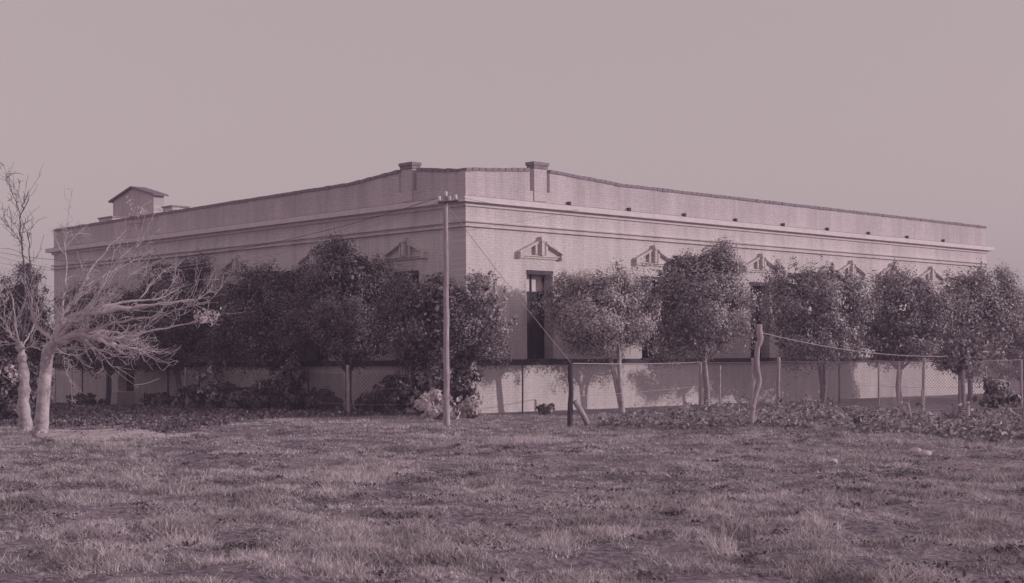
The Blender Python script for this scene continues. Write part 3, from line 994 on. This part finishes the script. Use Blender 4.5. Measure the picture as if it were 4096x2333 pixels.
# ------------------------------------------------------------------ utility pole and wires
pb = on_ground(1787, 1706)
pole = empty('utility_pole', pb); tag(pole, 'tall slim wooden utility pole in front of the building corner', 'pole')
YP = pb.y
mb = MB()
ptop = at(1783, 792, YP)
npl = 16
mb.tube([(pb + Vector((0, 0, -.2))).lerp(ptop, i / npl) + Vector((random.gauss(0, .006), random.gauss(0, .006), 0)) for i in range(npl + 1)], [.08 - .028 * i / npl + random.uniform(-.003, .003) for i in range(npl + 1)], 12, .04)
mb.build('shaft', M['pole_wood'], pole, smooth=True)
ca = at(1752, 813, YP); cb = at(1834, 806, YP)
mb = MB(); mb.tube([ca + Vector((0, -.08, 0)), cb + Vector((0, -.08, 0))], [.032, .032], 4); mb.build('crossarm', M['post_dark'], pole)
ins = []
for (x, y) in ((1758, 806), (1784, 786), (1800, 806), (1824, 800)):
    b0 = at(x, y, YP) + Vector((0, -.08 if x != 1784 else 0, 0))
    mb = MB(); mb.tube([b0, b0 + Vector((0, 0, .04)), b0 + Vector((0, 0, .05)), b0 + Vector((0, 0, .10)), b0 + Vector((0, 0, .12))], [.02, .045, .03, .042, .02], 8)
    mb.build('insulator', M['porcelain'], pole, smooth=True); ins.append(b0 + Vector((0, 0, .08)))


def wire(label, a, b, sag, r=.006, mat='wire', name='wire', cat='wire', group=None, n=18):
    pts = []
    for i in range(n + 1):
        t = i / n; p = Vector(a).lerp(Vector(b), t); p.z -= sag * 4 * t * (1 - t); pts.append(p)
    mb = MB(); o = None
    mb.tube(pts, [r] * (n + 1), 5)
    o = mb.build(name, M[mat], None); tag(o, label, cat, group)
    return o


tgtL = [at(-350, 905, 62), at(-350, 935, 62), at(-350, 880, 62)]
for i, k in enumerate((0, 1, 2)):
    wire(['overhead wire from the left insulator across the shaded facade', 'overhead wire from the pole top across the shaded facade', 'overhead wire from the right insulator across the shaded facade'][i], ins[k], tgtL[i], 1.5 + .25 * i, .007, 'wire_dark' if i == 0 else 'wire')
wire('service wire from the pole to the cornice of the sunlit facade', ins[3], FR.P(FR.px(2290, 840)[0], Z_C1 + .05, .27), .12, .005, 'wire_dark')

# ------------------------------------------------------------------ posts and wire fences
def gnarled(path, radii, wob=.1, n=9):
    mb = MB(); mb.tube(smooth_path(path, 3), list(np.interp(np.linspace(0, 1, (len(path) - 1) * 3 + 1), np.linspace(0, 1, len(path)), radii)), n, wob)
    return mb


pA = on_ground(2281, 1722); YPA = pA.y
postA = empty('corner_post', pA); tag(postA, 'dark braced corner post of the wire fence nearest the camera', 'post')
mb = gnarled([pA - Vector((0, 0, .15)), at(2280, 1640, YPA), at(2285, 1560, YPA), at(2281, 1500, YPA), at(2284, 1450, YPA)], [.066, .06, .055, .06, .058], .08)
mb.build('shaft', M['post_dark'], postA, smooth=True)
bb = on_ground(2362, 1712)
mb = gnarled([bb - Vector((0, 0, .1)), at(2335, 1665, YPA + .1), at(2298, 1603, YPA + .02)], [.072, .068, .06], .06)
mb.build('brace', M['post_wood'], postA, smooth=True)
wire('thin guy wire from the pole top down to the braced corner post', ptop - Vector((0, 0, .12)), at(2284, 1452, YPA), .05, .007)

pB = on_ground(3008, 1716); YPB = pB.y
postB = empty('gnarled_post', pB); tag(postB, 'tall gnarled pale post with a crooked fork, topped by a wire', 'post')
mb = gnarled([pB - Vector((0, 0, .15)), at(3007, 1690, YPB), at(3012, 1630, YPB), at(3022, 1580, YPB), at(3036, 1540, YPB), at(3038, 1515, YPB), at(3030, 1480, YPB), at(3028, 1430, YPB), at(3030, 1390, YPB), at(3042, 1362, YPB), at(3038, 1330, YPB), at(3038, 1298, YPB)],
              [.075, .055, .055, .06, .05, .045, .055, .06, .06, .066, .075, .062], .12)
mb.build('shaft', M['post_wood'], postB, smooth=True)
mb = gnarled([at(3012, 1640, YPB), at(3008, 1590, YPB), at(3014, 1530, YPB), at(3008, 1500, YPB), at(3014, 1465, YPB), at(3009, 1432, YPB)], [.06, .055, .045, .035, .035, .03], .12)
mb.build('fork', M['post_wood'], postB, smooth=True)
wire('pale sagging wire from the gnarled post to the right hand fence', at(3042, 1330, YPB), at(3800, 1425, 38.8), .16, .008)

fence = empty('wire_fence', on_ground(2800, 1640)); tag(fence, 'diamond mesh wire fence on wooden posts in front of the sunlit facade', 'fence')
fenceL = empty('wire_fence', on_ground(1395, 1650)); tag(fenceL, 'low wire fence on wooden posts in front of the shaded facade', 'fence')


def fpost(par, x, yb, yt, r, mat='post_wood', lean=0):
    b = on_ground(x, yb)
    mb = gnarled([b - Vector((0, 0, .12)), at(x + lean * .3, yb * .66 + yt * .34, b.y), at(x + lean * .6, yb * .33 + yt * .67, b.y), at(x + lean, yt, b.y)], [r * 1.1, r, r * .97, r * .9], .09)
    mb.build('post', M[mat], par, smooth=True)
    return b


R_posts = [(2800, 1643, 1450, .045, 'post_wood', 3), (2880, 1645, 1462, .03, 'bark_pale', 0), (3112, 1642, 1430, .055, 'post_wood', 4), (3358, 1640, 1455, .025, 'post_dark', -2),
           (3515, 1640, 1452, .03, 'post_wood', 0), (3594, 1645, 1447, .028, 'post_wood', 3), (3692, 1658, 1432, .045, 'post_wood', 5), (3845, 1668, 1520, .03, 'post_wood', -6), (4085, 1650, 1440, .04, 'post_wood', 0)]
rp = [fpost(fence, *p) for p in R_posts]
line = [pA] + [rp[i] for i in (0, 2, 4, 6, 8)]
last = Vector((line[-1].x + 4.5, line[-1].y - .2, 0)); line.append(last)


def mesh_panel(par, a, b, h0, h1, cell, r, mat):
    L = math.hypot(b.x - a.x, b.y - a.y); Hh = h1 - h0
    V = []; Fc = []
    ux, uy = (b.x - a.x) / L, (b.y - a.y) / L
    nx_, ny_ = -uy, ux

    def seg(s0, z0, s1, z1):
        dz, ds = z1 - z0, s1 - s0
        l = math.hypot(dz, ds)
        if l < .02: return
        px_, pz_ = -dz / l * r, ds / l * r
        i = len(V)
        for s, z in ((s0, z0), (s1, z1)):
            sag = .012 * math.sin(s * 2.1) + .01 * math.sin(s * 5.3 + z * 4)
            for kx, kz, kn in ((px_, pz_, 0), (-px_ * .5, -pz_ * .5, r * .87), (-px_ * .5, -pz_ * .5, -r * .87)):
                q = s + kx
                V.append((a.x + ux * q + nx_ * (kn + sag), a.y + uy * q + ny_ * (kn + sag), z + kz + h0))
        for j in range(3):
            k = (j + 1) % 3
            Fc.append((i + j, i + k, i + 3 + k, i + 3 + j))
    N = int(L / cell) + int(Hh / cell) + 2
    for sg in (1, -1):
        for k in range(-int(Hh / cell) - 1, N):
            s0 = k * cell
            z0, z1 = 0.0, Hh
            sa, sb = (s0, s0 + Hh) if sg > 0 else (s0 + Hh, s0)
            if sg > 0:
                lo = max(0, -s0); hi = min(Hh, L - s0)
                if hi - lo < .02: continue
                seg(s0 + lo, lo, s0 + hi, hi)
            else:
                lo = max(0, s0 + Hh - L); hi = min(Hh, s0 + Hh)
                if hi - lo < .02: continue
                seg(s0 + Hh - lo, lo, s0 + Hh - hi, hi)
    o = mesh_obj('mesh_panel', V, Fc, M[mat], par)
    o['kind'] = 'stuff'
    return o


def fence_wire(par, a, b, h, r=.007, mat='wire'):
    mb = MB(); pts = []
    for i in range(9):
        t = i / 8; p = a.lerp(b, t); pts.append(Vector((p.x, p.y, h - .03 * 4 * t * (1 - t))))
    mb.tube(pts, [r] * 9, 4); mb.build('wire_strand', M[mat], par)


for i in range(len(line) - 1):
    mesh_panel(fence, line[i], line[i + 1], .04, 1.47,   .2 if i == 0 else .095, .0012 if i == 0 else .0045, 'wire')
    fence_wire(fence, line[i], line[i + 1], 1.48, .011)
    fence_wire(fence, line[i], line[i + 1], .75, .005)

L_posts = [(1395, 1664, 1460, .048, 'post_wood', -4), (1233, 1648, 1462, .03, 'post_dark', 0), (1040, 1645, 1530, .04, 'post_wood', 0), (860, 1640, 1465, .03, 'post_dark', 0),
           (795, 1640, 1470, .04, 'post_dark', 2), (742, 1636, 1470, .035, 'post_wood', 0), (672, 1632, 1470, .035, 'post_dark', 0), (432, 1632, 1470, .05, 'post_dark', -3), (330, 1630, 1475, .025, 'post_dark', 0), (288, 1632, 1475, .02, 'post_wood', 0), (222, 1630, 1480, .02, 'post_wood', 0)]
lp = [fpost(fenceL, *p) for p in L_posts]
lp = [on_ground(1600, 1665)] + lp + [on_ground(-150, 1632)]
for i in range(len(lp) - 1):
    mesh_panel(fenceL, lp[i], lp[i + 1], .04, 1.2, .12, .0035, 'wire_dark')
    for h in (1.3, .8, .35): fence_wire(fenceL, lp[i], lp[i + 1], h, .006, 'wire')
# dark iron stake before the sunlit plinth
s0 = on_ground(2090, 1655); st = empty('iron_stake', s0); tag(st, 'thin dark iron stake before the sunlit plinth below the tall window', 'stake')
mb = MB(); mb.tube([s0 - Vector((0, 0, .1)), at(2091, 1550, s0.y), at(2089, 1440, s0.y)], [.025, .025, .022], 6); mb.build('rod', M['post_dark'], st)

for (x0, y0, x1, y1, r, lab) in ((3612, 1708, 3602, 1605, .036, 'left of two leaning pale stakes in the weeds'), (3652, 1708, 3630, 1610, .032, 'right of two leaning pale stakes in the weeds'),
                                 (3872, 1690, 3870, 1606, .05, 'short pale post stub in the weeds at the right'), (3690, 1662, 3688, 1560, .03, 'thin pale stake against the right hand fence')):
    b = on_ground(x0, y0)
    s_ = empty('wooden_stake', b); tag(s_, lab, 'stake')
    mb = gnarled([b - Vector((0, 0, .12)), (b + at(x1, y1, b.y)) / 2, at(x1, y1, b.y)], [r * 1.1, r, r * .9], .1, 7); mb.build('shaft', M['post_wood'], s_, smooth=True)

# ------------------------------------------------------------------ weeds, grass, stones
def in_poly(x, y, poly_):
    ins_ = np.zeros(len(x), bool); n_ = len(poly_)
    for i in range(n_):
        x0, y0 = poly_[i]; x1, y1 = poly_[(i + 1) % n_]
        c = ((y0 > y) != (y1 > y)) & (x < (x1 - x0) * (y - y0) / ((y1 - y0) + 1e-12) + x0)
        ins_ ^= c
    return ins_


bed = [on_ground(*p) for p in ((2370, 1716), (2700, 1722), (3010, 1720), (3250, 1722), (3600, 1745), (4000, 1770), (4300, 1770), (4300, 1655), (3700, 1660), (3100, 1655), (2800, 1660))]
bedp = [(p.x, p.y) for p in bed]
x = rng.uniform(1, 16, 60000); y = rng.uniform(26, 47, 60000)
k = in_poly(x, y, bedp); x, y = x[k], y[k]
dens = vnoise(x, y, 3, .9) * .6 + vnoise(x, y, 1, .35) * .4
k = dens > .42; x, y, dens = x[k][:9000], y[k][:9000], dens[k][:9000]
C = []; N = []; S = []
for i in range(len(x)):
    nlf = 4; hh = .03 + .17 * max(0, dens[i] - .38) * rng.uniform(.4, 1.9) / .3
    d = rng.normal(size=(nlf, 3)) * np.array([.09, .09, .35 * hh])
    z = float(hgt(x[i], y[i]))
    c = np.array([x[i], y[i], z + hh * .6]) + d; c[:, 2] = np.maximum(c[:, 2], z + .02)
    C.append(c); nn = rng.normal(size=(nlf, 3)) * .6; nn[:, 2] += .7; N.append(nn); S.append(np.full(nlf, .044) * rng.uniform(.35, 1.9, nlf))
V, Fc = leaves_mesh(np.concatenate(C), np.concatenate(N), np.concatenate(S), .5)
o = mesh_obj('weeds', V, Fc, M['weed']); tag(o, 'low broad leaved weeds along the wire fence', kind='stuff')


shade_zone = [on_ground(*p) for p in ((150, 1712), (420, 1722), (650, 1742), (800, 1728), (980, 1690), (1300, 1668), (1560, 1668), (1560, 1655), (1000, 1640), (500, 1628), (-250, 1625), (-250, 1705))]  # outline of the shaded ground, darkened with dark leaves in place of shade
shade_zone_xy = [(p.x, p.y) for p in shade_zone]
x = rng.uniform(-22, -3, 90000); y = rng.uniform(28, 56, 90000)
k = in_poly(x, y, shade_zone_xy); x, y = x[k], y[k]
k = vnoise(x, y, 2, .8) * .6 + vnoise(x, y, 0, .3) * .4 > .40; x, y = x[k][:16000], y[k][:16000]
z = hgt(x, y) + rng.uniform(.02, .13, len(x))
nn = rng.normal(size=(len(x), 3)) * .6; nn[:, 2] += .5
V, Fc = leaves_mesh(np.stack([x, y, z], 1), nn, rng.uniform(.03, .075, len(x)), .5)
o = mesh_obj('ground_shade_leaves', V, Fc, M['leaf_dark']); tag(o, 'dark low leaves standing in for the shade on the ground before the facade', kind='stuff')


def blades(x, y, h, wd, mat, name, lean=.45):
    n = len(x)
    z = hgt(x, y) - .006
    a = rng.uniform(0, 2 * np.pi, n)
    ca, sa = np.cos(a), np.sin(a)
    la = rng.uniform(0, 2 * np.pi, n); lm = h * lean * rng.random(n) * 1.6
    b0 = np.stack([x - ca * wd, y - sa * wd, z], 1)
    b1 = np.stack([x + ca * wd, y + sa * wd, z], 1)
    tp_ = np.stack([x + np.cos(la) * lm, y + np.sin(la) * lm, z + h], 1)
    V = np.stack([b0, b1, tp_], 1).reshape(-1, 3)
    Fc = np.arange(n * 3).reshape(-1, 3)
    return mesh_obj(name, V, Fc, M[mat])


def scatter(y0, y1, dens):
    half = lambda yy: .37 * yy + 4.5
    area = (y1 - y0) * (half(y0) + half(y1))
    n = int(area * dens)
    y_ = rng.uniform(y0, y1, int(n * 1.3)); x_ = rng.uniform(-half(y1), half(y1), int(n * 1.3))
    k_ = np.abs(x_) < half(y_)
    return x_[k_], y_[k_]


xs, ys = [], []
for y0, y1, dn in ((8.0, 11, 3600), (11, 14, 2900), (14, 18, 2100), (18, 24, 1350), (24, 32, 800), (32, 42, 420)):
    a, b = scatter(y0, y1, dn); xs.append(a); ys.append(b)
x = np.concatenate(xs); y = np.concatenate(ys)
# tuft field: small grazed tufts with bare gaps between them
tf = .34 * vnoise(x, y, 0, .9) + .36 * vnoise(x, y, 3, .26) + .30 * vnoise(x, y, 2, .11)
keep = rng.random(len(x)) < np.clip((tf - .36) * 4.6, .06, 1)
soil = ((x - cs.x) / 2.2) ** 2 + ((y - cs.y) / 1.8) ** 2 < .15 + 1.2 * vnoise(x, y, 1, .5)
bare = vnoise(x, y, 1, 3.7) * .65 + vnoise(x, y, 2, 1.3) * .35
keep &= ~(soil & (rng.random(len(x)) < .96))
keep &= rng.random(len(x)) < np.clip((bare - .12) * 3.2, .35, 1)
x, y, tf, bare = x[keep], y[keep], tf[keep], bare[keep]
h = (.012 + .155 * np.clip(tf - .40, 0, 1) * (.5 + 1.1 * bare)) * rng.uniform(.5, 1.5, len(x))
wd = (.0030 + .00026 * y) * rng.uniform(.7, 1.4, len(x))
o = blades(x, y, h, wd, 'grass', 'grass', 1.1); tag(o, 'short grazed grass of the pasture', kind='stuff')
print('grass blades', len(x))
# dark flat weeds that dot the pasture
C = []; N = []; S = []
for i in range(1500):
    yy = 9 + 26 * rng.random() ** .8; xx = rng.uniform(-1, 1) * (.36 * yy + 2)
    if rng.random() > 1.6 * float(vnoise(xx, yy, 1, 1.7)) - .25: continue
    nl = int(rng.integers(10, 46)); rad = .03 + .16 * rng.random() ** 2.2
    dx = rng.normal(size=nl) * rad * 1.7; dy = rng.normal(size=nl) * rad
    z = hgt(xx + dx, yy + dy) + rng.uniform(.01, .05, nl) + .10 * rad
    C.append(np.stack([xx + dx, yy + dy, z], 1)); nn = rng.normal(size=(nl, 3)) * .5; nn[:, 2] += .6; N.append(nn)
    S.append(rng.uniform(.012, .03, nl))
V, Fc = leaves_mesh(np.concatenate(C), np.concatenate(N), np.concatenate(S), .5)
o = mesh_obj('pasture_weeds', V, Fc, M['leaf_dark']); tag(o, 'dark flat weeds dotted through the pasture grass', kind='stuff')

# rough tussocks one can pick out in the pasture
def tussock(x_, y_, rad, hh, n, mat, label):
    p = on_ground(x_, y_)
    aa = rng.uniform(0, 2 * np.pi, n); r_ = rad * np.sqrt(rng.random(n))
    X = p.x + np.cos(aa) * r_; Y_ = p.y + np.sin(aa) * r_
    h_ = hh * rng.uniform(.4, 1.2, n) * (1 - .5 * r_ / rad)
    o_ = blades(X, Y_, h_, np.full(n, .006) * rng.uniform(.7, 1.5, n), mat, 'grass_tussock', .6)
    me = o_.data
    co = np.empty(len(me.vertices) * 3, np.float32); me.vertices.foreach_get('co', co); co = co.reshape(-1, 3) - np.array(p, np.float32)
    me.vertices.foreach_set('co', co.ravel()); o_.location = p
    tag(o_, label, 'grass', 'rough tussocks in the pasture')


tussock(700, 1975, .20, .28, 260, 'grass', 'upright dark grass tussock in the left part of the pasture')
tussock(1420, 1925, .55, .16, 900, 'straw', 'wide pale dry tussock in the middle of the pasture')
tussock(1545, 1885, .15, .25, 160, 'straw', 'small pale tussock behind the wide dry one')
tussock(2120, 1770, .9, .20, 900, 'straw', 'tall dry grass left of the braced fence post')
tussock(2900, 2230, .12, .30, 60, 'straw', 'thin dry stalks near the bottom right of the pasture')
tussock(2230, 2150, .16, .16, 120, 'straw', 'bent pale stalks near the bottom middle of the pasture')
tussock(1240, 2260, .3, .14, 260, 'grass', 'dark tussock at the bottom left of the middle')
tussock(3920, 2080, .3, .16, 260, 'grass', 'rough tussock near the right edge of the pasture')

for (x_, y_, r_, lab) in ((1912, 2010, .055, 'round white stone in the middle of the pasture'), (3330, 1868, .07, 'pale stone in the pasture right of the gnarled post'), (3665, 1818, .10, 'left of two pale stones below the weeds'),
                          (3700, 1825, .10, 'right of two pale stones below the weeds'), (3930, 2018, .06, 'small pale stone near the right edge')):
    p = on_ground(x_, y_)
    vs = []; fs = []; nu, nv = 9, 6
    for j in range(nv + 1):
        th = math.pi * j / nv
        for i in range(nu):
            ph = 2 * math.pi * i / nu
            rr_ = r_ * (1 + .18 * math.sin(2.3 * i + j * 1.7 + x_))
            vs.append((p.x + rr_ * math.sin(th) * math.cos(ph) * 1.2, p.y + rr_ * math.sin(th) * math.sin(ph), p.z + r_ * .25 + rr_ * .65 * math.cos(th)))
    for j in range(nv):
        for i in range(nu):
            fs.append((j * nu + i, (j + 1) * nu + i, (j + 1) * nu + (i + 1) % nu, j * nu + (i + 1) % nu))
    e = empty('stone', p)
    bpy.data.objects.remove(e)
    o = mesh_obj('stone', [(a - p.x, b - p.y, c - p.z) for a, b, c in vs], fs, M['stone'], smooth=True); o.location = p
    tag(o, lab, 'stone', 'pale stones in the pasture')

# creeper in front of the roof hut
cc = FL.P(FL.px(560, 870, -.25)[0], 0, -.25)
zc_ = FL.px(560, 875, -.25)[1]
cr = empty('roof_creeper', Vector((cc.x, cc.y, Z_PAR))); tag(cr, 'pale leafy creeper on the parapet in front of the roof hut', 'plant')
Cs = []
for (px_, py_, r_, n_) in ((545, 885, .34, 60), (585, 880, .34, 60), (565, 850, .3, 40), (540, 900, .3, 50), (600, 905, .25, 30), (525, 805, .18, 16), (650, 865, .3, 26)):
    a_, z_ = FL.px(px_, py_, -.2); Cs.append(clump_leaves(FL.P(a_, z_, -.15), r_, n_, .085, 1))
V, Fc = leaves_mesh(np.concatenate([c[0] for c in Cs]), np.concatenate([c[1] for c in Cs]), np.concatenate([c[2] for c in Cs]), .4)
mesh_obj('foliage', V, Fc, M['leaf_pale'], cr)
mb = MB()
for (px_, py_) in ((545, 885), (585, 880), (565, 850), (525, 805), (650, 865)):
    a_, z_ = FL.px(px_, py_, -.2); mb.tube([FL.P(FL.px(560, 930, -.1)[0], Z_PAR - .25, .02), FL.P(a_, z_, -.15)], [.02, .008], 4)
mb.build('stem', M['twig'], cr)

# ------------------------------------------------------------------ thin volume added to lift the dark tones and tint them violet
hz = bpy.data.materials.new('tone_lift_haze'); hz.use_nodes = True
t = hz.node_tree; t.nodes.clear()
o_ = t.nodes.new('ShaderNodeOutputMaterial'); v_ = t.nodes.new('ShaderNodeVolumePrincipled')
v_.inputs['Color'].default_value = (.84, .70, .97, 1); v_.inputs['Density'].default_value = .0016
v_.inputs['Anisotropy'].default_value = 0.0
t.links.new(v_.outputs[0], o_.inputs['Volume'])
mb = MB(); x0, x1, y0, y1, z0, z1 = -640, 640, -160, 900, -1.5, 11.5
mb.quadbox([(x0, y0, z0), (x1, y0, z0), (x1, y1, z0), (x0, y1, z0), (x0, y0, z1), (x1, y0, z1), (x1, y1, z1), (x0, y1, z1)])
hb = mb.build('added_haze', hz); tag(hb, 'thin violet volume added over the pasture to lift the dark tones', kind='stuff')
